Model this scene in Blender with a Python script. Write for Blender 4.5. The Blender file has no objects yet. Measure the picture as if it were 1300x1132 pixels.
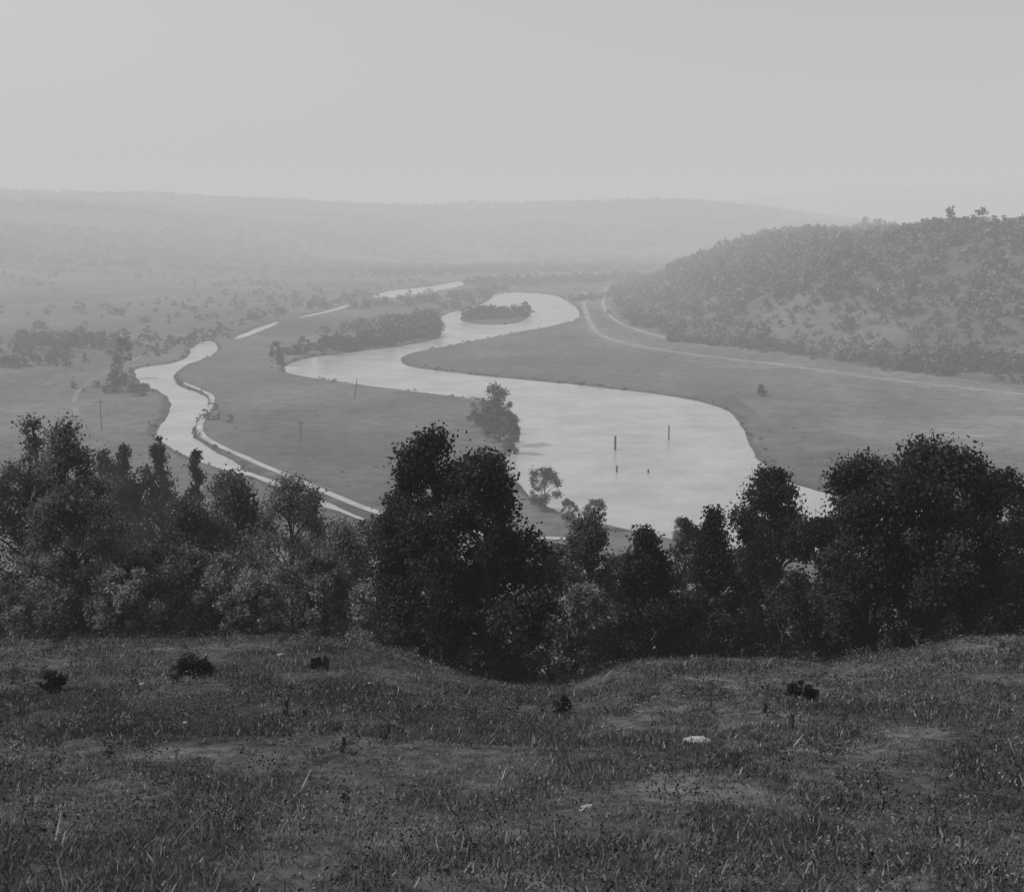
import bpy, bmesh, math, numpy as np
from mathutils import Vector
rng=np.random.default_rng(7)
scene=bpy.context.scene
EYE=90.0; F=1569.0; P=math.radians(10.0); SP,CP=math.sin(P),math.cos(P)
# ---------------------------------------------------------------- survey helpers (sight lines -> map metres)
def ray(px,py):
    r=(px-650)/F; u=(566-py)/F
    return r, CP+u*SP, -SP+u*CP
def gnd(px,py,z=0.0):
    x,y,dz=ray(px,py); k=(z-EYE)/dz
    return (x*k,y*k)
def P2W(pts): return np.array([gnd(a,b) for a,b in pts])
# ---------------------------------------------------------------- noise
def _h(i,j,s):
    n=(i.astype(np.int64)*374761393+j.astype(np.int64)*668265263+s*1442695041)&0x7fffffff
    n=((n^(n>>13))*1274126177)&0x7fffffff
    n=n^(n>>16)
    return (n&0xffff)/65535.0
def vn(x,y,s=0):
    xi=np.floor(x);yi=np.floor(y);fx=x-xi;fy=y-yi
    fx=fx*fx*(3-2*fx);fy=fy*fy*(3-2*fy)
    a=_h(xi,yi,s);b=_h(xi+1,yi,s);c=_h(xi,yi+1,s);d=_h(xi+1,yi+1,s)
    return (a*(1-fx)+b*fx)*(1-fy)+(c*(1-fx)+d*fx)*fy
def fbm(x,y,s=0,o=4):
    t=0;a=.5;n=0
    for k in range(o):
        t=t+a*vn(x*2**k+k*17.3,y*2**k-k*9.1,s+k);n+=a;a*=.5
    return t/n
def sstep(a,b,x):
    t=np.clip((x-a)/(b-a),0,1); return t*t*(3-2*t)
def smooth_poly(P_,n=2,closed=True):
    P_=np.asarray(P_,float)
    for _ in range(n):
        if closed:
            Q=np.roll(P_,-1,0); A=.75*P_+.25*Q; B=.25*P_+.75*Q
            P_=np.stack([A,B],1).reshape(-1,2)
        else:
            A=.75*P_[:-1]+.25*P_[1:]; B=.25*P_[:-1]+.75*P_[1:]
            P_=np.vstack([P_[:1],np.stack([A,B],1).reshape(-1,2),P_[-1:]])
    return P_
def seg_dist(x,y,pts,closed=True):
    d=np.full(x.shape,1e18); ins=np.zeros(x.shape,bool)
    n=len(pts)
    for i in range(n if closed else n-1):
        ax,ay=pts[i];bx,by=pts[(i+1)%n]
        ex,ey=bx-ax,by-ay
        t=np.clip(((x-ax)*ex+(y-ay)*ey)/(ex*ex+ey*ey+1e-9),0,1)
        dd=(x-ax-t*ex)**2+(y-ay-t*ey)**2
        d=np.minimum(d,dd)
        if closed and ay!=by:
            c=((ay>y)!=(by>y))&(x<(bx-ax)*(y-ay)/(by-ay)+ax)
            ins^=c
    d=np.sqrt(d)
    return np.where(ins,-d,d) if closed else d
# ---------------------------------------------------------------- map of the valley
RIVER=smooth_poly(P2W([(1400,760),(1100,715),(950,698),(860,685),(795,672),(740,658),(700,648),(665,622),(642,600),(638,585),(652,565),(660,545),(655,525),(625,511),(580,503),(520,497),(450,487),(385,478),(360,472),(363,463),(385,455),(430,449),(480,443),(525,437),(556,430),(562,420),(556,408),(562,400),(585,393),(610,388),(622,380),(628,373),(660,371),(705,374),(725,385),(735,393),(737,405),(700,414),(640,425),(580,437),(530,446),(512,452),(507,459),(520,466),(560,471),(620,478),(700,485),(780,494),(850,502),(900,512),(930,525),(945,545),(955,570),(970,592),(1000,612),(1050,627),(1110,640),(1400,690)]),1)
ISLAND=smooth_poly(P2W([(583,402),(600,397),(640,394),(672,395),(675,401),(660,409),(635,413),(600,411),(585,407)]),1)
FARCH=smooth_poly(P2W([(470,375),(500,368),(540,365),(590,356),(594,361),(550,371),(510,377),(475,379)]),1)
CANAL=smooth_poly(P2W([(168,470),(185,465),(215,462),(238,455),(244,440),(255,434),(270,432),(277,440),(272,450),(255,457),(236,463),(224,471),(221,481),(230,492),(250,498),(264,505),(264,520),(247,540),(244,553),(262,568),(290,582),(308,592),(300,602),(270,592),(235,578),(200,557),(196,546),(215,525),(218,510),(203,496),(186,492),(176,482)]),1)
CAN2=smooth_poly(P2W([(296,429),(330,415),(356,407),(352,411),(325,423),(300,431)]),1)
CAN3=smooth_poly(P2W([(376,403),(410,396),(446,385),(450,387),(420,396),(380,404)]),1)
CAN4=smooth_poly(P2W([(298,594),(330,602),(400,632),(480,665),(478,668),(396,636),(325,606),(294,599)]),1)
WATERS=[RIVER,FARCH,CANAL,CAN2,CAN3,CAN4]
ROAD_R=smooth_poly(P2W([(742,372),(740,385),(748,410),(760,428),(800,440),(850,448),(930,458),(1000,466),(1100,481),(1200,492),(1300,503),(1500,525)]),2,False)
ROAD_R2=smooth_poly(P2W([(770,365),(764,380),(768,396),(785,412),(830,428),(900,441)]),2,False)
TOW=smooth_poly(P2W([(232,488),(262,500),(272,508),(262,528),(250,545),(262,562),(330,592),(400,622),(480,656),(560,676),(640,684),(720,688)]),2,False)
ROAD_L=smooth_poly(P2W([(100,530),(93,515),(98,498),(125,480),(165,460),(250,425),(330,405),(430,385),(520,362)]),2,False)
foot=P2W([(765,376),(785,398),(825,423),(900,437),(1000,450),(1150,474),(1300,492),(1500,515)])
RHILL=np.vstack([foot,[(900,450),(2600,700),(2600,3300),(900,3300),(330,2600),(150,1950)]])

def near_hill(x,y):
    t=np.tan(np.clip(np.arctan2(x,np.maximum(y,.5)),-.62,.62))
    pe=650+t*1498
    cy=np.interp(pe,[-400,30,200,320,450,520,590,650,720,770,810,870,980,1050,1150,1230,1600],
                    [805,800,792,790,798,815,838,852,852,836,824,820,818,824,810,794,790])
    u=(566-cy)/F; td=(SP-u*CP)/(CP+u*SP)
    s=td-2.5/46; s0=.30
    z=EYE-2.5-s0*np.clip(y,0,46)-(s-s0)*46*sstep(14,46,y)+.12*np.clip(-y,0,400)
    over=y-46
    soft=np.where(over>30,over,3*np.log1p(np.exp(np.clip(over,-60,30)/3)))
    z=z-.50*soft
    amp=sstep(2,12,np.hypot(x,y))
    z=z+amp*((fbm(x*.11,y*.11,3)-.5)*.65+(fbm(x*.9,y*.9,5,4)-.5)*.24)
    return z
def sdf_water(x,y):
    sd=np.full(x.shape,1e9)
    for w in WATERS: sd=np.minimum(sd,seg_dist(x,y,w))
    sd=np.maximum(sd,-seg_dist(x,y,ISLAND))
    return sd+(fbm(x*.06,y*.06,17,3)-.5)*3.0*sstep(25,5,np.abs(sd))
def far_hills(x,y):
    r=np.hypot(x,y); t=np.tan(np.clip(np.arctan2(x,np.maximum(y,1)),-1.2,1.2)); pe=650+t*1545
    n=(fbm(pe*.008,pe*0+3,21,5)-.5)
    e1=np.interp(pe,[-600,30,200,300,400,480,530,600,700,800,860,920,1000,1080,1200,1500],
                    [34,40,41,37,32,27,25,30,33,34,34,28,19,10,2,-5])+n*7
    start=np.interp(pe,[0,300,600,900],[1600,2300,3300,3300])
    h1=(90+e1/F*5200)*sstep(start,5200,r)*(1-.5*sstep(5400,7000,r))
    lump=(fbm(x*.0016,y*.0016,31,4)-.5)*60*sstep(start+500,start+1200,r)*(1-sstep(4200,5100,r))
    e2=np.interp(pe,[-600,300,700,900,1000,1100,1280,1500],[10,10,18,30,40,46,54,58])+n*5
    h2=(90+e2/F*9000)*sstep(6400,9000,r)
    return np.maximum(h1+lump,h2)
def rhill(x,y,sd):
    ins=np.maximum(-sd,0)
    Hh=74+22*sstep(1500,800,y)+(fbm(x*.006,y*.006,41)-.5)*22
    g=(fbm(x*.013,y*.013,44)-.5)*24*sstep(20,120,ins)
    return (Hh*sstep(0,270,ins)*.91+ins*.02+g)*np.where(sd<0,1,0)
def height(x,y,full=False):
    x=np.asarray(x,float);y=np.asarray(y,float)
    zn=near_hill(x,y)
    sdw=np.full(x.shape,1e3); m=(y>150)&(y<3200)&(np.abs(x)<2500)
    if m.any(): sdw[m]=sdf_water(x[m],y[m])
    sdr=np.full(x.shape,1e3); m2=(y>300)&(y<4000)&(x>-200)
    if m2.any(): sdr[m2]=seg_dist(x[m2],y[m2],RHILL)
    zv=np.clip(sdw*.25,-.9,.9)+(fbm(x*.01,y*.01,9)-.5)*.8*sstep(15,60,sdw)
    zv=zv+far_hills(x,y)*sstep(1500,2300,np.hypot(x,y))*sstep(20,250,sdw)+rhill(x,y,sdr)
    k=4.0
    z=np.where(zn>zv+30,zn,.5*(zn+zv+np.sqrt((zn-zv)**2+k*k)))
    z=np.where(zn<zv-12,zv,z)
    z=np.where((sdw<4)&(y>250),zv,z)
    return (z,sdw,sdr,zn,zv) if full else z
def hgt(x,y): return float(height(np.array([x]),np.array([y]))[0])
def hit(px,py):
    x,y,dz=ray(px,py); k=np.geomspace(3,12000,5000)
    X=x*k;Y=y*k;Z=EYE+dz*k; h=height(X,Y); w=np.nonzero(Z<h)[0]
    i=w[0] if len(w) else len(k)-1
    return X[i],Y[i],h[i]
# ---------------------------------------------------------------- mesh builder
def build(name,V,Fq,mats,shade=None,dom='FACE',mi=None,smooth=False,parent=None):
    me=bpy.data.meshes.new(name); V=np.asarray(V,np.float32);Fq=np.asarray(Fq,np.int32)
    me.vertices.add(len(V));me.vertices.foreach_set('co',V.ravel())
    k=Fq.shape[1]
    me.loops.add(Fq.size);me.loops.foreach_set('vertex_index',Fq.ravel())
    me.polygons.add(len(Fq));me.polygons.foreach_set('loop_start',np.arange(len(Fq),dtype=np.int32)*k)
    for m in mats: me.materials.append(m)
    if mi is not None: me.polygons.foreach_set('material_index',np.asarray(mi,np.int32))
    me.polygons.foreach_set('use_smooth',np.full(len(Fq),smooth))
    me.update(calc_edges=True)
    if shade is not None:
        a=me.attributes.new('shade','FLOAT',dom);a.data.foreach_set('value',np.asarray(shade,np.float32))
    me.validate()
    ob=bpy.data.objects.new(name,me);scene.collection.objects.link(ob)
    if parent: ob.parent=parent
    return ob
# ---------------------------------------------------------------- materials
def mat(name):
    m=bpy.data.materials.new(name);m.use_nodes=True;nt=m.node_tree
    b=nt.nodes['Principled BSDF'];return m,nt,b
def N(nt,t,**k):
    n=nt.nodes.new(t)
    for a,v in k.items(): setattr(n,a,v)
    return n
def simple(name,c,rough=.9,noise=.3,scale=5.):
    m,nt,b=mat(name); tc=N(nt,'ShaderNodeTexCoord');nz=N(nt,'ShaderNodeTexNoise');nz.inputs['Scale'].default_value=scale;nz.inputs['Detail'].default_value=5
    mr=N(nt,'ShaderNodeMapRange');mr.inputs['To Min'].default_value=c*(1-noise);mr.inputs['To Max'].default_value=c*(1+noise);mr.inputs['From Min'].default_value=.3;mr.inputs['From Max'].default_value=.7
    nt.links.new(tc.outputs['Object'],nz.inputs['Vector']);nt.links.new(nz.outputs[0],mr.inputs[0]);nt.links.new(mr.outputs[0],b.inputs['Base Color'])
    b.inputs['Roughness'].default_value=rough;b.inputs['Specular IOR Level'].default_value=.2
    return m
def leafmat(name,transl=.3):
    m=bpy.data.materials.new(name);m.use_nodes=True;nt=m.node_tree;nt.nodes.remove(nt.nodes['Principled BSDF']);at=N(nt,'ShaderNodeAttribute',attribute_name='shade')
    b=N(nt,'ShaderNodeBsdfDiffuse');nt.links.new(at.outputs['Fac'],b.inputs['Color'])
    out=nt.nodes['Material Output']
    if transl>0:
        tr=N(nt,'ShaderNodeBsdfTranslucent');nt.links.new(at.outputs['Fac'],tr.inputs[0])
        mx=N(nt,'ShaderNodeMixShader');mx.inputs[0].default_value=transl
        nt.links.new(b.outputs[0],mx.inputs[1]);nt.links.new(tr.outputs[0],mx.inputs[2]);nt.links.new(mx.outputs[0],out.inputs[0])
    else: nt.links.new(b.outputs[0],out.inputs[0])
    return m
M_LEAF=leafmat('foliage');M_GRASS=leafmat('grass_blades',.3);M_FAR=leafmat('woodland_foliage',0)
M_BARK=simple('bark',.05,.95,.4,8.)
M_ROAD=simple('dirt_road',.21,.95,.3,.06)
M_TOW=simple('towpath_gravel',.31,.95,.3,.08)
M_FAINT=simple('worn_track',.14,.95,.3,.05)
M_ROCK=simple('limestone',.30,.9,.35,3.)
M_WALL=simple('whitewash',.75,.8,.06,2.);M_ROOF=simple('shingle',.16,.9,.3,4.);M_GLASS=simple('window_glass',.03,.2,.1,1.)
M_POLE=simple('weathered_wood',.07,.9,.3,6.)
m,nt,b=mat('ground');M_GROUND=m
at=N(nt,'ShaderNodeAttribute',attribute_name='shade');geo=N(nt,'ShaderNodeNewGeometry')
def nz(scale,det,lo,hi):
    n=N(nt,'ShaderNodeTexNoise');n.inputs['Scale'].default_value=scale;n.inputs['Detail'].default_value=det;n.inputs['Roughness'].default_value=.65
    nt.links.new(geo.outputs['Position'],n.inputs['Vector'])
    r=N(nt,'ShaderNodeMapRange');r.inputs['From Min'].default_value=.3;r.inputs['From Max'].default_value=.7;r.inputs['To Min'].default_value=lo;r.inputs['To Max'].default_value=hi
    nt.links.new(n.outputs[0],r.inputs[0]);return n,r
n1,r1=nz(.12,8,.70,1.30);n2,r2=nz(3.2,7,.30,1.70);n3,r3=nz(.012,5,.80,1.20)
mu=N(nt,'ShaderNodeMath',operation='MULTIPLY');mu2=N(nt,'ShaderNodeMath',operation='MULTIPLY');mu3=N(nt,'ShaderNodeMath',operation='MULTIPLY')
nt.links.new(at.outputs['Fac'],mu.inputs[0]);nt.links.new(r1.outputs[0],mu.inputs[1]);nt.links.new(mu.outputs[0],mu2.inputs[0]);nt.links.new(r2.outputs[0],mu2.inputs[1]);nt.links.new(mu2.outputs[0],mu3.inputs[0]);nt.links.new(r3.outputs[0],mu3.inputs[1])
nt.links.new(mu3.outputs[0],b.inputs['Base Color']);b.inputs['Roughness'].default_value=1;b.inputs['Specular IOR Level'].default_value=.05
bp=N(nt,'ShaderNodeBump');bp.inputs['Strength'].default_value=.7;bp.inputs['Distance'].default_value=.25;nt.links.new(n2.outputs[0],bp.inputs['Height']);nt.links.new(bp.outputs[0],b.inputs['Normal'])
m,nt,b=mat('river_water');M_WATER=m
geo=N(nt,'ShaderNodeNewGeometry');n=N(nt,'ShaderNodeTexNoise');n.inputs['Scale'].default_value=.6;n.inputs['Detail'].default_value=5
nt.links.new(geo.outputs['Position'],n.inputs['Vector'])
bp=N(nt,'ShaderNodeBump');bp.inputs['Strength'].default_value=.35;bp.inputs['Distance'].default_value=.2;nt.links.new(n.outputs[0],bp.inputs['Height']);nt.links.new(bp.outputs[0],b.inputs['Normal'])
n4=N(nt,'ShaderNodeTexNoise');n4.inputs['Scale'].default_value=.03;n4.inputs['Detail'].default_value=10;n4.inputs['Roughness'].default_value=.68;nt.links.new(geo.outputs['Position'],n4.inputs['Vector'])
mr=N(nt,'ShaderNodeMapRange');mr.inputs['From Min'].default_value=.3;mr.inputs['From Max'].default_value=.7;mr.inputs['To Min'].default_value=.22;mr.inputs['To Max'].default_value=.39
nt.links.new(n4.outputs[0],mr.inputs[0]);nt.links.new(mr.outputs[0],b.inputs['Base Color'])
b.inputs['Roughness'].default_value=.25;b.inputs['IOR'].default_value=1.33
# ---------------------------------------------------------------- terrain sheet
azd=np.radians(np.concatenate([np.linspace(-180,-70,24)[:-1],np.linspace(-70,-30,40)[:-1],np.linspace(-30,30,760),np.linspace(30,70,40)[1:],np.linspace(70,180,24)[1:-1]]))
dep=np.linspace(math.atan(90/200),math.atan(90/2600),560)
rad=np.concatenate([np.geomspace(.6,60,190)[:-1],np.linspace(60,200,60)[:-1],90/np.tan(dep)[:-1],np.geomspace(2600,18000,130)])
A,R=np.meshgrid(azd,rad);X=(R*np.sin(A)).ravel();Y=(R*np.cos(A)).ravel()
Z,sdw,sdr,zn,zv=height(X,Y,True)
nr,na=R.shape
rr=np.hypot(X,Y)
tone=.100*(.58+.84*fbm(X*.009,Y*.009,51,6))
ang=fbm(X*.002,Y*.002,55,2)*3
strip=fbm(X*.03+ang,Y*.006,57,4)
tone=tone*(.75+.5*strip)
tone=tone+.05*sstep(.5,.75,fbm(X*.008,Y*.016,58,4))*((X>120)&(Y<900))
fld=vn(X*.004+7+.6*vn(X*.002,Y*.002,5),Y*.0025,61)
tone=np.where(rr>1100,tone*(.75+.35*fld),tone)
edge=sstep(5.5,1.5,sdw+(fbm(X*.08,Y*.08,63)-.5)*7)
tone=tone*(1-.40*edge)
tone=np.where(sdr<0,.065+.035*sstep(.5,.68,fbm(X*.012,Y*.012,71))*sstep(200,60,-sdr),tone)
w=sstep(.38,.62,fbm(X*.0025,Y*.0025,81,5))
tone=np.where(rr>2300,.06+.03*w,tone)
dR=np.minimum(seg_dist(X,Y,ROAD_R,False),seg_dist(X,Y,ROAD_R2,False))
tone=np.where((rr>250)&(rr<2600),tone+.04*np.exp(-(dR/8)**2),tone)
hillm=sstep(-2,2,zn-zv)
def bareness(x,y): return np.clip(np.exp(-(((x-4.8)/1.8)**2+((y-42.5)/3.5)**2))+.9*np.exp(-(((x-10)/5)**2+((y-45)/1.4)**2)),0,1)
def patchy(x,y): return sstep(.50,.66,fbm(x*.6+3,y*.35,97,5))
gt=.048+.045*sstep(.4,.75,fbm(X*.35,Y*.35,91,4))+.02*patchy(X,Y)
gt=gt+.22*bareness(X,Y)*(.4+fbm(X*.8,Y*.8,95))
gt=np.where(Y>80,.075,gt)
tone=tone*(1-hillm)+gt*hillm
i,j=np.meshgrid(np.arange(nr-1),np.arange(na),indexing='ij')
j2=(j+1)%na
q=np.stack([i*na+j,i*na+j2,(i+1)*na+j2,(i+1)*na+j],-1).reshape(-1,4)[:,::-1]
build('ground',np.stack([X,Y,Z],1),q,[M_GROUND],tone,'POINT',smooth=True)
build('river',[(-2500,180,0),(2500,180,0),(2500,3400,0),(-2500,3400,0)],[(0,1,2,3)],[M_WATER])
# ---------------------------------------------------------------- roads
def ribbon(name,pts,w,lift=.14,m=M_ROAD):
    seg=np.hypot(*np.diff(pts,axis=0).T);s=np.r_[0,np.cumsum(seg)];n=int(s[-1]/5)+2
    t=np.linspace(0,s[-1],n);x=np.interp(t,s,pts[:,0]);y=np.interp(t,s,pts[:,1])
    dx,dy=np.gradient(x),np.gradient(y);l=np.hypot(dx,dy);nx,ny=-dy/l,dx/l
    V=[];cols=5
    for k in range(cols):
        o=(k/(cols-1)-.5)*w*(1+.7*(fbm(t*.04+k//3*40,t*0,3)-.5))
        xx=x+nx*o;yy=y+ny*o
        V.append(np.stack([xx,yy,height(xx,yy)+lift],1))
    zc=np.maximum.reduce([v[:,2] for v in V])
    for v in V: v[:,2]=np.maximum(zc,lift+.5)
    V=np.vstack(V);Q=[(k*n+a,k*n+a+1,(k+1)*n+a+1,(k+1)*n+a) for k in range(cols-1) for a in range(n-1)]
    return build(name,V,Q,[m],smooth=True)
ribbon('dirt_road',ROAD_R,5);ribbon('dirt_road',ROAD_R2,4.5);ribbon('towpath',TOW,3.,m=M_TOW);ribbon('dirt_track',ROAD_L,3.,m=M_FAINT)
# ---------------------------------------------------------------- foliage
def diamonds(C,S,r,flat=0.):
    n=len(C);u=r.normal(size=(n,3));u[:,2]*=(1-flat);u/=np.linalg.norm(u,axis=1)[:,None]
    v=r.normal(size=(n,3));v=np.cross(u,v);v/=np.linalg.norm(v,axis=1)[:,None]
    S=S[:,None];V=np.stack([C+u*S,C+v*S*.6,C-u*S,C-v*S*.6],1).reshape(-1,3)
    return V,np.arange(4*n).reshape(-1,4)
def tube(pts,rd,k=6):
    pts=np.asarray(pts,float);n=len(pts);d=np.gradient(pts,axis=0);d/=np.linalg.norm(d,axis=1)[:,None]+1e-9
    a=np.cross(d,[.3,1,.1]);a/=np.linalg.norm(a,axis=1)[:,None]+1e-9;b=np.cross(d,a)
    th=np.arange(k)/k*2*np.pi
    V=pts[:,None]+np.asarray(rd)[:,None,None]*(a[:,None]*np.cos(th)[None,:,None]+b[:,None]*np.sin(th)[None,:,None])
    Q=[(i*k+j,i*k+(j+1)%k,(i+1)*k+(j+1)%k,(i+1)*k+j) for i in range(n-1) for j in range(k)]
    return V.reshape(-1,3),np.array(Q)
def prof(t,shape):
    if shape=='cone': return np.clip(1.05*(1-t)**.7,0.08,1)*sstep(-.1,.12,t)
    if shape=='col': return np.sqrt(np.clip(1-(2*t-.95)**2*.85,0.05,1))*(1-.3*t)
    if shape=='peak': return np.sqrt(np.clip(1-(2*t-.75)**2*.62,0.03,1))*(1-.45*t**3)
    return np.sqrt(np.clip(1-(2*t-.95)**2*.88,0.08,1))
def tree(name,x,y,h,rad,shape='round',tone=.05,nl=14000,ls=.085,tf=.12,ncl=None,seed=0,lean=0.,mat_=None):
    r=np.random.default_rng(seed+int(abs(x)*97+abs(y)*13))
    z0=hgt(x,y)-.15
    Vs=[];Qs=[];Sh=[];MI=[];off=0
    def add(V,Q,s,mi):
        nonlocal off
        Vs.append(V);Qs.append(Q+off);Sh.append(np.broadcast_to(s,(len(Q),)));MI.append(np.full(len(Q),mi));off+=len(V)
    n=9;tt=np.linspace(0,1,n);tx=np.cumsum(r.normal(0,.012*h,n))*tt+lean*tt*h;ty=np.cumsum(r.normal(0,.012*h,n))*tt
    tp=np.stack([tx,ty,tt*h*.9],1);tr=h*.022*(1-tt*.85)+.01;tr[0]*=1.6
    add(*tube(tp,tr,8),.05,0)
    ncl=ncl or 90
    t=r.random(ncl)**.85;th=r.random(ncl)*2*np.pi
    lob=.72+.55*vn(np.cos(th)*1.8+t*3.5+seed,np.sin(th)*1.8+t*4,seed+3)
    cr=rad*prof(t,shape)*lob*(.35+.6*np.sqrt(r.random(ncl)))
    cz=h*(tf+(.965-tf)*t)
    cxx=np.interp(cz,tp[:,2],tx)+cr*np.cos(th);cyy=np.interp(cz,tp[:,2],ty)+cr*np.sin(th)
    C=np.stack([cxx,cyy,cz],1)
    for k in range(ncl):
        zb=max(h*tf*.6,cz[k]-cr[k]*.7-.3);zb=min(zb,h*.88);a=np.array([np.interp(zb,tp[:,2],tx),np.interp(zb,tp[:,2],ty),zb]);c=C[k]
        mid=(a+c)/2+[0,0,.06*h*r.random()]+r.normal(0,.02*h,3)*.5
        b0=h*.008*(1.2-t[k]*.6);add(*tube([a,mid,c],[b0,b0*.65,b0*.25],4),.05,0)
    rc=rad*(.13+.23*r.random(ncl)**1.2)*(.8+.4*((1-t) if shape=='cone' else .6))
    wgt=rc**2.2;cnt=(wgt/wgt.sum()*nl).astype(int)+5
    idx=np.repeat(np.arange(ncl),cnt);m=len(idx)
    d=r.normal(size=(m,3));d/=np.linalg.norm(d,axis=1)[:,None];d*=(r.random(m)**.5)[:,None]*rc[idx][:,None]*(1+.28*r.normal(size=m)[:,None]);d[:,2]*=.85
    L=C[idx]+d
    L[:,2]=np.maximum(L[:,2],.1)
    sh=tone*(.45+1.1*r.random(ncl))[idx]*(.45+1.1*r.random(m))
    V,Q=diamonds(L,ls*(.5+.8*r.random(m)),r)
    add(V,Q,sh,1)
    V=np.vstack(Vs);V+=np.array([x,y,z0])
    return build(name,V,np.vstack(Qs),[M_BARK,mat_ or M_LEAF],np.concatenate(Sh),'FACE',np.concatenate(MI))
def tree_at(name,px,d,top,hw,**k):
    """d = distance out along the hillside (m), top / hw = sight line of the crown top, half width"""
    rx,ry,rz=ray(px,top);kk=d/ry;x=rx*kk;zt=EYE+rz*kk
    h=zt-hgt(x,d)
    return tree(name,x,d,max(h,.6),hw/F*d,**k)
DK=.042;MD=.08;LT=.155
T=[ # left group
('deciduous_tree',82,50,528,66,'peak',LT,24000),('deciduous_tree',22,58,560,60,'round',MD,15000),('deciduous_tree',48,72,520,50,'peak',MD,12000),
('deciduous_tree',140,56,640,52,'round',LT,14000),('deciduous_tree',190,52,690,52,'round',MD,14000),
('conifer_tree',150,120,550,36,'cone',DK,12000),('conifer_tree',195,125,543,38,'cone',DK,12000),('conifer_tree',240,118,555,34,'cone',DK,11000),('deciduous_tree',122,130,560,45,'peak',DK,9000),('deciduous_tree',268,112,588,45,'peak',MD,9000),('deciduous_tree',215,110,578,44,'round',DK,9000),('deciduous_tree',170,105,590,42,'round',DK,9000),
('deciduous_tree',245,58,632,62,'peak',MD,18000),('deciduous_tree',305,66,588,68,'peak',MD,18000),('deciduous_tree',372,60,608,66,'peak',LT,18000),
('deciduous_tree',430,56,655,52,'peak',LT,14000),('deciduous_tree',285,50,695,58,'round',LT,14000),('deciduous_tree',400,80,615,55,'peak',MD,11000),('deciduous_tree',458,72,638,48,'peak',MD,11000),
# centre pair
('deciduous_tree',550,43,539,84,'peak',DK,34000),('deciduous_tree',622,41,580,84,'peak',DK,34000),('deciduous_tree',510,46,590,46,'peak',DK,18000),
# middle
('deciduous_tree',700,50,690,46,'round',LT,14000),('deciduous_tree',757,54,636,46,'peak',MD,15000),('deciduous_tree',735,47,735,44,'round',LT,11000),
('conifer_tree',826,46,662,62,'cone',DK,24000),('deciduous_tree',868,66,648,34,'peak',MD,10000),('conifer_tree',912,50,646,54,'cone',DK,22000),
('deciduous_tree',990,52,582,60,'peak',DK,24000),('deciduous_tree',955,62,650,40,'round',DK,12000),('deciduous_tree',1045,45,655,66,'round',DK,22000),
('deciduous_tree',1120,42,574,84,'peak',DK,30000),('deciduous_tree',1190,41,564,95,'round',DK,36000),('deciduous_tree',1265,46,588,70,'round',DK,22000),('deciduous_tree',1340,48,600,65,'round',DK,12000),
('deciduous_tree',-50,55,560,60,'round',MD,10000),('deciduous_tree',790,60,690,44,'round',MD,11000)]
for s,(nm,px,d,top,hw,shp,tn,nl) in enumerate(T):
    tree_at(nm,px,d,top,hw,shape=shp,tone=tn,nl=nl,ls=.078 if d<64 else (.10 if d<90 else .15),seed=s,tf=.13 if d<50 else .08)
for s in range(36):
    px=-20+s*39+rng.normal(0,10)
    if 1090<px<1115 or (790<px<1000 and s%3==0): continue
    dd=46.5+rng.random()*6
    top=np.interp(px,[0,200,460,560,700,800,1000,1300],[730,720,720,760,765,765,770,730])+rng.normal(0,12)
    tree_at('shrub',px,dd,top,42+rng.random()*14,shape='round',tone=(LT if px<480 or 680<px<780 else DK),nl=7000,ls=.075,tf=.02,ncl=30,seed=200+s)
for s,(px,py,h,w) in enumerate([(320,797,1.5,.75),(242,858,.5,.6),(66,878,.6,.35),(1018,888,.6,.4),(405,850,.5,.3),(712,905,.5,.25)]):
    x,y,z=hit(px,py);tree('shrub',x,y,h,w,'peak',.035,2500,.035,.02,18,300+s)
for s,(px,py,top,hw,tn) in enumerate([(692,645,590,24,.05),(722,662,632,11,.05),(755,672,632,15,.05),(634,560,488,24,.07),(612,540,505,18,.07),(648,572,525,14,.07),(626,548,515,20,.07),(967,503,488,6,.05),(155,478,430,13,.05),(150,497,468,14,.05),(352,462,434,12,.06),(386,450,427,9,.06),(412,449,424,10,.06),(865,690,655,14,.05)]):
    x,y=gnd(px,py,.9);h=(py-top)/F*y*1.02
    tree('deciduous_tree',x,y,h,hw/F*y,'round',tn,4500,.012*h+.15,.05,34,400+s,mat_=M_FAR)
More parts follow.
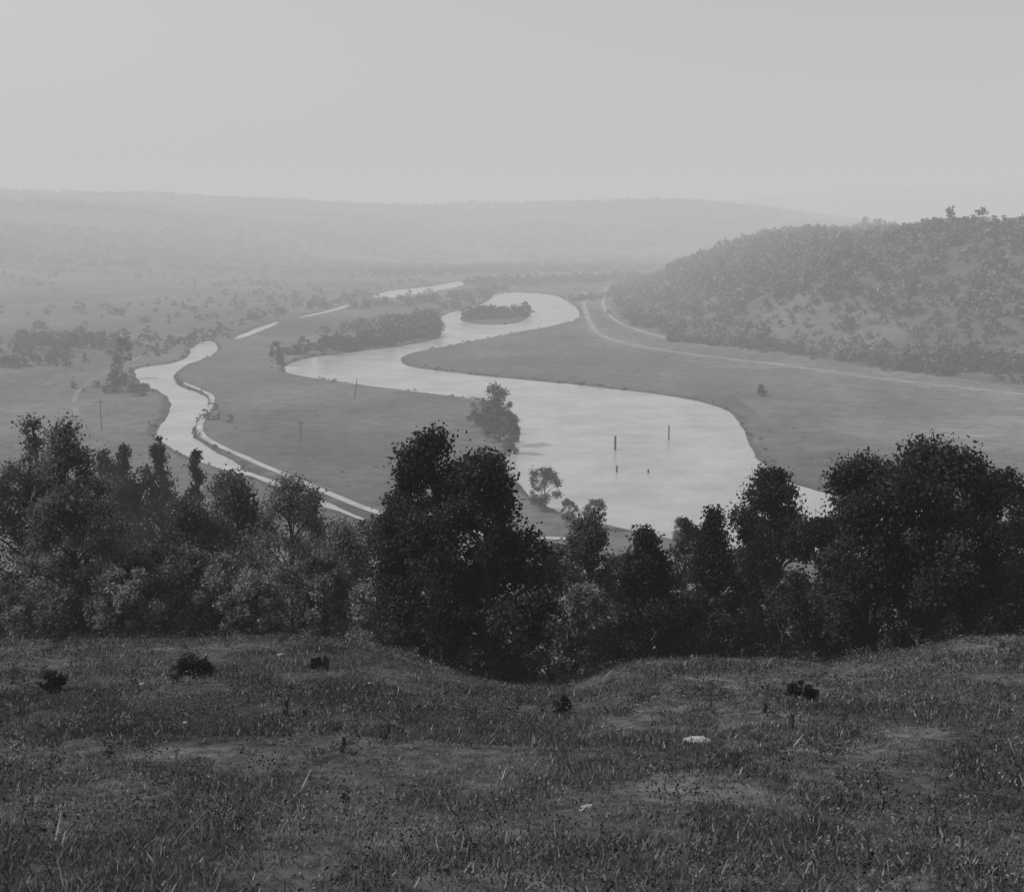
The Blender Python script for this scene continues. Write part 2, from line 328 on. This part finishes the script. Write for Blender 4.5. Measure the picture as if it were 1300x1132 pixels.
# ---------------------------------------------------------------- distant tree masses
def make_protos(n,ls):
    out=[]
    for k in range(6):
        r=np.random.default_rng(900+k);cl=12
        t=r.random(cl);th=r.random(cl)*6.28;sh='cone' if k==5 else 'peak'
        cr=.42*prof(t,sh)*(.5+.5*r.random(cl));C=np.stack([cr*np.cos(th),cr*np.sin(th),.15+.75*t],1)
        idx=r.integers(0,cl,n);d=r.normal(size=(n,3));d/=np.linalg.norm(d,axis=1)[:,None];d*=.19*(r.random(n)**.4)[:,None]
        V,Q=diamonds(C[idx]+d,ls*(.7+.6*r.random(n)),r)
        out.append((V,(.6+.8*r.random(cl))[idx]*(.7+.6*r.random(n))))
    return out
PR={k:make_protos(k,.09*math.sqrt(150/k)**.8) for k in (24,48,100)}
def mass(name,xs,ys,hs,ws,tones,seed=0,lod=100):
    r=np.random.default_rng(seed);zs=height(xs,ys);VV=[];SS=[];k=r.integers(0,6,len(xs));an=r.random(len(xs))*6.28
    for p in range(6):
        m=np.nonzero(k==p)[0]
        if not len(m): continue
        V,S=PR[lod][p];c,s=np.cos(an[m]),np.sin(an[m])
        X_=(V[None,:,0]*c[:,None]-V[None,:,1]*s[:,None])*ws[m][:,None]*2+xs[m][:,None]
        Y_=(V[None,:,0]*s[:,None]+V[None,:,1]*c[:,None])*ws[m][:,None]*2+ys[m][:,None]
        Z_=V[None,:,2]*hs[m][:,None]+zs[m][:,None]-.6
        VV.append(np.stack([X_,Y_,Z_],-1).reshape(-1,3));SS.append((S[None]*tones[m][:,None]).ravel())
    V=np.vstack(VV);Q=np.arange(len(V)).reshape(-1,4)
    return build(name,V,Q,[M_FAR],np.concatenate(SS))
n=46000;xs=rng.uniform(90,1300,n);ys=rng.uniform(450,2700,n);m=xs<ys*.50;xs,ys=xs[m],ys[m]
sd=-seg_dist(xs,ys,RHILL);dn=fbm(xs*.012,ys*.012,71);den=np.where(sd>100,1,.62+.6*sstep(.62,.50,dn))
m=(sd>6)&(sd<650)&((sd<360)|(ys>1500))&(rng.random(len(xs))<den);xs,ys,sd=xs[m],ys[m],sd[m]
xs,ys,sd=xs[:11000],ys[:11000],sd[:11000]
hs=(4+10*rng.random(len(xs))**1.6)*np.where(sd<90,.7,1.1);hs=np.where(rng.random(len(xs))<.05,hs*1.5,hs)
mass('forest',xs,ys,hs,np.clip(hs*rng.uniform(.4,.8,len(xs)),3,9),.065+.085*rng.random(len(xs))**1.2,1,100)
XS=[];YS=[];HS=[]
def line(pts,n,spread,h):
    p=smooth_poly(P2W(pts),1,False);s=np.r_[0,np.cumsum(np.hypot(*np.diff(p,axis=0).T))];t=rng.random(n)*s[-1]
    XS.append(np.interp(t,s,p[:,0])+rng.normal(0,spread,n));YS.append(np.interp(t,s,p[:,1])+rng.normal(0,spread,n));HS.append(h*rng.uniform(.5,1.15,n))
line([(430,446),(480,438),(520,430),(556,424)],80,6,12);line([(490,428),(530,420),(556,410)],70,8,13)
line([(590,406),(625,404),(668,401)],60,5,12);line([(590,406),(625,407),(665,402)],50,5,6)
line([(400,430),(470,415),(540,400),(600,385),(620,376)],60,10,8)
line([(30,440),(60,435),(120,445)],70,28,11);line([(20,470),(70,460),(120,455)],25,16,9)
line([(180,455),(260,425),(340,402),(430,384),(480,384)],80,9,7)
line([(450,392),(520,386),(600,376),(640,368)],110,14,9);line([(600,362),(680,358),(740,360),(800,352)],180,35,13)
line([(690,378),(740,384),(760,378)],50,12,8);line([(500,352),(600,346),(700,345),(800,342)],200,60,13)
line([(30,400),(150,395),(300,385),(420,370)],80,60,8);line([(60,420),(200,410),(300,395)],30,45,7)
line([(240,440),(300,420)],12,8,7);line([(1150,470),(1220,474),(1290,482)],110,7,10);line([(860,434),(960,444),(1080,460),(1200,478)],110,6,7);line([(795,400),(830,418)],30,8,8)
line([(225,500),(250,508),(275,540)],10,5,4);line([(420,440),(350,455)],14,6,8);line([(120,500),(150,495),(175,500)],26,9,5)
n=1400;a=rng.uniform(-.5,.3,n);r_=rng.uniform(1400,2900,n);x=np.sin(a)*r_;y=np.cos(a)*r_;m=(fbm(x*.005,y*.004,111,4)>.53)&(x<y*.1-60);XS.append(x[m]);YS.append(y[m]);HS.append(rng.uniform(5,9,m.sum()))
xs=np.concatenate(XS);ys=np.concatenate(YS);hs=np.concatenate(HS);sw=sdf_water(xs,ys);m=sw>2;xs,ys,hs=xs[m],ys[m],hs[m]
far=sstep(1100,1900,ys)  # crowns made paler with distance: aerial fading painted into their tone
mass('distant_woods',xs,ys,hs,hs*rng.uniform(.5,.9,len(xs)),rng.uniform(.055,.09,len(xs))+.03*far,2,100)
XS=[];YS=[]
for W_ in (RIVER,CANAL,ISLAND,FARCH):
    p=np.vstack([W_,W_[:1]]);s=np.r_[0,np.cumsum(np.hypot(*np.diff(p,axis=0).T))];nn=int(s[-1]/2.4);t=rng.random(nn)*s[-1]
    XS.append(np.interp(t,s,p[:,0])+rng.normal(0,2.5,nn));YS.append(np.interp(t,s,p[:,1])+rng.normal(0,2.5,nn))
xs=np.concatenate(XS);ys=np.concatenate(YS);sw=sdf_water(xs,ys);m=(sw>.3)&(fbm(xs*.03,ys*.03,5)>.42)&(ys<1950);xs,ys=xs[m],ys[m];hs=rng.uniform(.6,2.4,len(xs))
mass('bank_shrubs',xs,ys,hs,hs*rng.uniform(.5,.9,len(xs)),rng.uniform(.04,.08,len(xs)),3,24)
n=7000;a=rng.uniform(-.5,.5,n);r_=rng.uniform(2500,5100,n);xs=np.sin(a)*r_;ys=np.cos(a)*r_
m=fbm(xs*.0025,ys*.0025,81,5)<.55;xs,ys=xs[m],ys[m];hs=rng.uniform(6,11,len(xs))
mass('hillside_woods',xs,ys,hs,hs*rng.uniform(1.,1.8,len(xs)),rng.uniform(.05,.08,len(xs)),4,48)
n=4200;xs=rng.uniform(-420,420,n);ys=rng.uniform(380,1300,n);sw=sdf_water(xs,ys);sr=seg_dist(xs,ys,RHILL);m=(sw>4)&(sr>10)&(np.abs(xs)<ys*.48)&(fbm(xs*.012,ys*.012,141,4)>.5);xs,ys=xs[m],ys[m];hs=rng.uniform(.4,1.1,len(xs))
mass('meadow_tussocks',xs,ys,hs,hs*rng.uniform(.8,1.8,len(xs)),rng.uniform(.05,.11,len(xs)),5,24)
# ---------------------------------------------------------------- foreground grass
n=620000
a=rng.uniform(-.56,.56,n);r_=5+(56-5)*rng.random(n)**1.15;xs=np.sin(a)*r_;ys=np.cos(a)*r_
cl=fbm(xs*.55,ys*.55,33,4);pt=patchy(xs,ys);bare=bareness(xs,ys);keep=rng.random(n)<(.35+1.0*sstep(.38,.62,cl))*(1-.3*pt)*(1-.6*bare)
xs,ys,r_,cl,bare,pt=xs[keep],ys[keep],r_[keep],cl[keep],bare[keep],pt[keep];n=len(xs);zs=height(xs,ys)
bh=(.03+.09*rng.random(n)**2)*(.5+1.1*cl)*(1-.5*pt);tall=rng.random(n)<.012;bh=np.where(tall,bh*2.5,bh)
bw=(.004+.006*rng.random(n))*(1+r_/18)
th=rng.random(n)*6.28;lx=rng.normal(0,.5,n)*bh;ly=rng.normal(0,.5,n)*bh
ux,uy=np.cos(th)*bw,np.sin(th)*bw;B=np.stack([xs,ys,zs-.02],1);U=np.stack([ux,uy,0*ux],1);Tp=B+np.stack([lx,ly,bh],1)
V=np.stack([B-U,B+U,Tp+U*.25,Tp-U*.25],1).reshape(-1,3)
gs=(.04+.10*rng.random(n))*(.35+1.4*fbm(xs*.3,ys*.3,37,5))*(1+.6*pt)+.15*bare;gs=np.where(rng.random(n)<.07,.32,gs)
build('grass',V,np.arange(4*n).reshape(-1,4),[M_GRASS],gs)
C=[];S=[];Z_=[];r=rng
for k in range(1800):
    a=r.uniform(-.42,.42);d=r.uniform(8,45);x,y=math.sin(a)*d,math.cos(a)*d
    if fbm(np.array([x*.25]),np.array([y*.25]),123)[0]<.45: continue
    z=hgt(x,y);h=r.uniform(.1,.42);nn=34
    wd=r.uniform(.04,.22);t=r.random(nn);c=np.stack([x+r.normal(0,wd,nn),y+r.normal(0,wd,nn),z+t*h],1);C.append(c);S.append(np.full(nn,r.choice([.025,.05,.09,.20],p=[.3,.3,.25,.15]))*r.uniform(.6,1.4,nn));Z_.append(np.full(nn,.6+d/40))
C=np.vstack(C);S=np.concatenate(S);V,Q=diamonds(C,(.010+.017*r.random(len(C)))*np.concatenate(Z_),r);build('weeds',V,Q,[M_GRASS],S)
# ---------------------------------------------------------------- rocks and stumps
def rock(px,py,w):
    x,y,z=hit(px,py);bm=bmesh.new();bmesh.ops.create_icosphere(bm,subdivisions=3,radius=.5);r=np.random.default_rng(int(px))
    for v in bm.verts:
        k=1+.5*(float(vn(np.array([v.co.x*5+9]),np.array([v.co.y*5+v.co.z*4+9]),int(px))[0])-.5);v.co=Vector((v.co.x*w*k,v.co.y*w*.6*k,max(v.co.z,-.2)*w*.4*k))
    me=bpy.data.meshes.new('rock');bm.to_mesh(me);bm.free();me.materials.append(M_ROCK);o=bpy.data.objects.new('rock',me);scene.collection.objects.link(o);o.location=(x,y,z+.01);o.rotation_euler=(0,.1,r.random()*3)
for a_ in [(885,942,.42),(180,869,.2),(356,832,.22),(745,1027,.22),(235,918,.12),(470,868,.14)]: rock(*a_)
def stump(px,py,h,w):
    x,y,z=hit(px,py);r=np.random.default_rng(int(px));v,q_=tube([(0,0,-.1),(0,0,.1),(.02,0,h*.6),(.03,.02,h)],[w*1.4,w,w*.85,w*.8],9)
    v=v+r.normal(0,.012,v.shape);v[-9:,2]+=r.normal(0,.06,9);c=len(v);v=np.vstack([v,[[.03,.02,h*.8]]]);tri=[(c-9+k,c-9+(k+1)%9,c) for k in range(9)]
    me=bpy.data.meshes.new('tree_stump');me.from_pydata((v+[x,y,z]).tolist(),[],[tuple(int(t) for t in f) for f in q_]+tri);me.materials.append(M_BARK);o=bpy.data.objects.new('tree_stump',me);scene.collection.objects.link(o)
for a_ in [(250,852,.4,.28),(228,856,.25,.16),(412,848,.3,.14),(362,908,.28,.05),(1003,928,.34,.045),(490,938,.2,.04),(715,900,.25,.12),(970,905,.2,.05),(65,875,.3,.2),(1020,886,.28,.2),(435,955,.2,.03)]: stump(*a_)
# ---------------------------------------------------------------- farmhouse
def boxm(name,sx,sy,sz,loc,m,par):
    bm=bmesh.new();bmesh.ops.create_cube(bm,size=1);bmesh.ops.scale(bm,vec=(sx,sy,sz),verts=bm.verts);me=bpy.data.meshes.new(name);bm.to_mesh(me);bm.free();me.materials.append(m)
    o=bpy.data.objects.new(name,me);scene.collection.objects.link(o);o.location=loc;o.parent=par;return o
def house(px,py,rot,sc=1):
    x,y,z=hit(px,py);e=bpy.data.objects.new('farmhouse',None);scene.collection.objects.link(e);e.location=(x,y,z);e.rotation_euler=(0,0,rot);e.scale=(sc,)*3
    L,Wd,Hh=11,7.5,5.2
    V=[(-L/2,-Wd/2,-2),(L/2,-Wd/2,-2),(L/2,Wd/2,-2),(-L/2,Wd/2,-2),(-L/2,-Wd/2,Hh),(L/2,-Wd/2,Hh),(L/2,Wd/2,Hh),(-L/2,Wd/2,Hh),(-L/2,0,Hh+3),(L/2,0,Hh+3)]
    me=bpy.data.meshes.new('walls');me.from_pydata(V,[],[(0,1,5,4),(2,3,7,6),(1,2,6,9,5),(3,0,4,8,7)]);me.materials.append(M_WALL);o=bpy.data.objects.new('walls',me);scene.collection.objects.link(o);o.parent=e
    for s in (-1,1):
        V=[(-L/2-.5,s*(Wd/2+.5),Hh-.3),(L/2+.5,s*(Wd/2+.5),Hh-.3),(L/2+.5,0,Hh+3.15),(-L/2-.5,0,Hh+3.15)];V+=[(a,b,c+.2) for a,b,c in V]
        me=bpy.data.meshes.new('roof');me.from_pydata(V,[],[(0,1,2,3),(4,5,6,7),(0,1,5,4),(1,2,6,5),(3,0,4,7)]);me.materials.append(M_ROOF);o=bpy.data.objects.new('roof',me);scene.collection.objects.link(o);o.parent=e
    for k in range(4):
        for zz in (1.6,4):
            for s in (-1,1):
                if k==1 and zz<2 and s<0: boxm('door',1,.1,2.1,(-L/2+2+k*2.4,s*(Wd/2+.04),1.05),M_ROOF,e);continue
                boxm('window',.9,.1,1.3,(-L/2+2+k*2.4,s*(Wd/2+.04),zz),M_GLASS,e)
    boxm('chimney',.8,.8,2,(L/2-1.5,0,Hh+3.6),M_ROOF,e)
house(870,413,.35)
# ---------------------------------------------------------------- poles and river piles
def pole(px,py,h):
    x,y=gnd(px,py,.9);z=hgt(x,y);V1,Q1=tube([(0,0,-.5),(0.05,0,h*.5),(.1,0,h)],[.26,.22,.16],8);V=[V1];Q=[Q1];o=len(V1)
    for k in (0.6,1.3):
        v,q_=tube([(-1.3,0,h-k),(1.5,0,h-k)],[.09,.09],4);V.append(v);Q.append(q_+o);o+=len(v)
    build('telegraph_pole',np.vstack(V)+[x,y,z],np.vstack(Q),[M_POLE])
for a_ in [(129,546,14),(382,561,9)]: pole(*a_)
def pile(px,py,h,rd,lean=0.):
    x,y=gnd(px,py,0);V,Q=tube([(0,0,-1.5),(lean*h*.5,0,h*.5),(lean*h,0,h*.97),(lean*h,0,h)],[rd*1.1,rd,rd*.9,rd*.05],9);build('mooring_pile',V+[x,y,0],Q,[M_POLE])
pile(781,571,6.,.45);pile(849,558,6.5,.3);pile(783,599,2.6,.35);pile(823,600,1.4,.35)
x,y=gnd(450,506,.9);V,Q=tube([(0,0,-.3),(1.2,0,8),(1.6,0,11)],[.3,.25,.15],7);build('leaning_post',V+[x,y,hgt(x,y)],Q,[M_POLE])
# ---------------------------------------------------------------- haze (absorbing box with added emission, standing in for sunlight scattered by air)
bm=bmesh.new();bmesh.ops.create_cube(bm,size=1);bmesh.ops.scale(bm,vec=(30000,24000,600),verts=bm.verts);me=bpy.data.meshes.new('haze_glow');bm.to_mesh(me);bm.free()
hz=bpy.data.objects.new('haze_glow',me);scene.collection.objects.link(hz);hz.location=(0,7000,240)
m=bpy.data.materials.new('haze_glow');m.use_nodes=True;nt=m.node_tree;nt.nodes.clear();o=nt.nodes.new('ShaderNodeOutputMaterial');SG=.00042
ab=nt.nodes.new('ShaderNodeVolumeAbsorption');ab.inputs['Color'].default_value=(0,0,0,1);ab.inputs['Density'].default_value=SG
em=nt.nodes.new('ShaderNodeEmission');em.inputs['Color'].default_value=(1,1,1,1);em.inputs['Strength'].default_value=SG*.56
ad=nt.nodes.new('ShaderNodeAddShader');nt.links.new(ab.outputs[0],ad.inputs[0]);nt.links.new(em.outputs[0],ad.inputs[1]);nt.links.new(ad.outputs[0],o.inputs['Volume']);me.materials.append(m)
# ---------------------------------------------------------------- sky & sun
w=bpy.data.worlds.new('World');scene.world=w;w.use_nodes=True;nt=w.node_tree;bg=nt.nodes['Background'];sk=nt.nodes.new('ShaderNodeTexSky');sk.sky_type='NISHITA';sk.sun_disc=False
EL,AZ=math.radians(50),math.radians(-80)
sk.sun_elevation=EL;sk.sun_rotation=AZ%(2*math.pi);sk.dust_density=3;sk.air_density=1
bw=nt.nodes.new('ShaderNodeRGBToBW');nt.links.new(sk.outputs[0],bw.inputs[0]);nt.links.new(bw.outputs[0],bg.inputs[0]);bg.inputs[1].default_value=.15
L=bpy.data.lights.new('sun','SUN');L.energy=3.4;L.angle=math.radians(.5);L.color=(1,.99,.98);so=bpy.data.objects.new('sun',L);scene.collection.objects.link(so)
sd_=Vector((math.cos(EL)*math.sin(AZ),math.cos(EL)*math.cos(AZ),math.sin(EL)));so.rotation_euler=sd_.to_track_quat('Z','Y').to_euler();so.location=(0,0,200)
cam=bpy.data.cameras.new('camera');cam.sensor_width=36;cam.lens=36*F/1300;cam.clip_end=40000;cam.clip_start=.1;co=bpy.data.objects.new('camera',cam);scene.collection.objects.link(co);co.location=(0,0,EYE);co.rotation_euler=(math.radians(80),0,0);scene.camera=co
scene.view_settings.view_transform='Standard';scene.view_settings.look='None';scene.view_settings.exposure=0
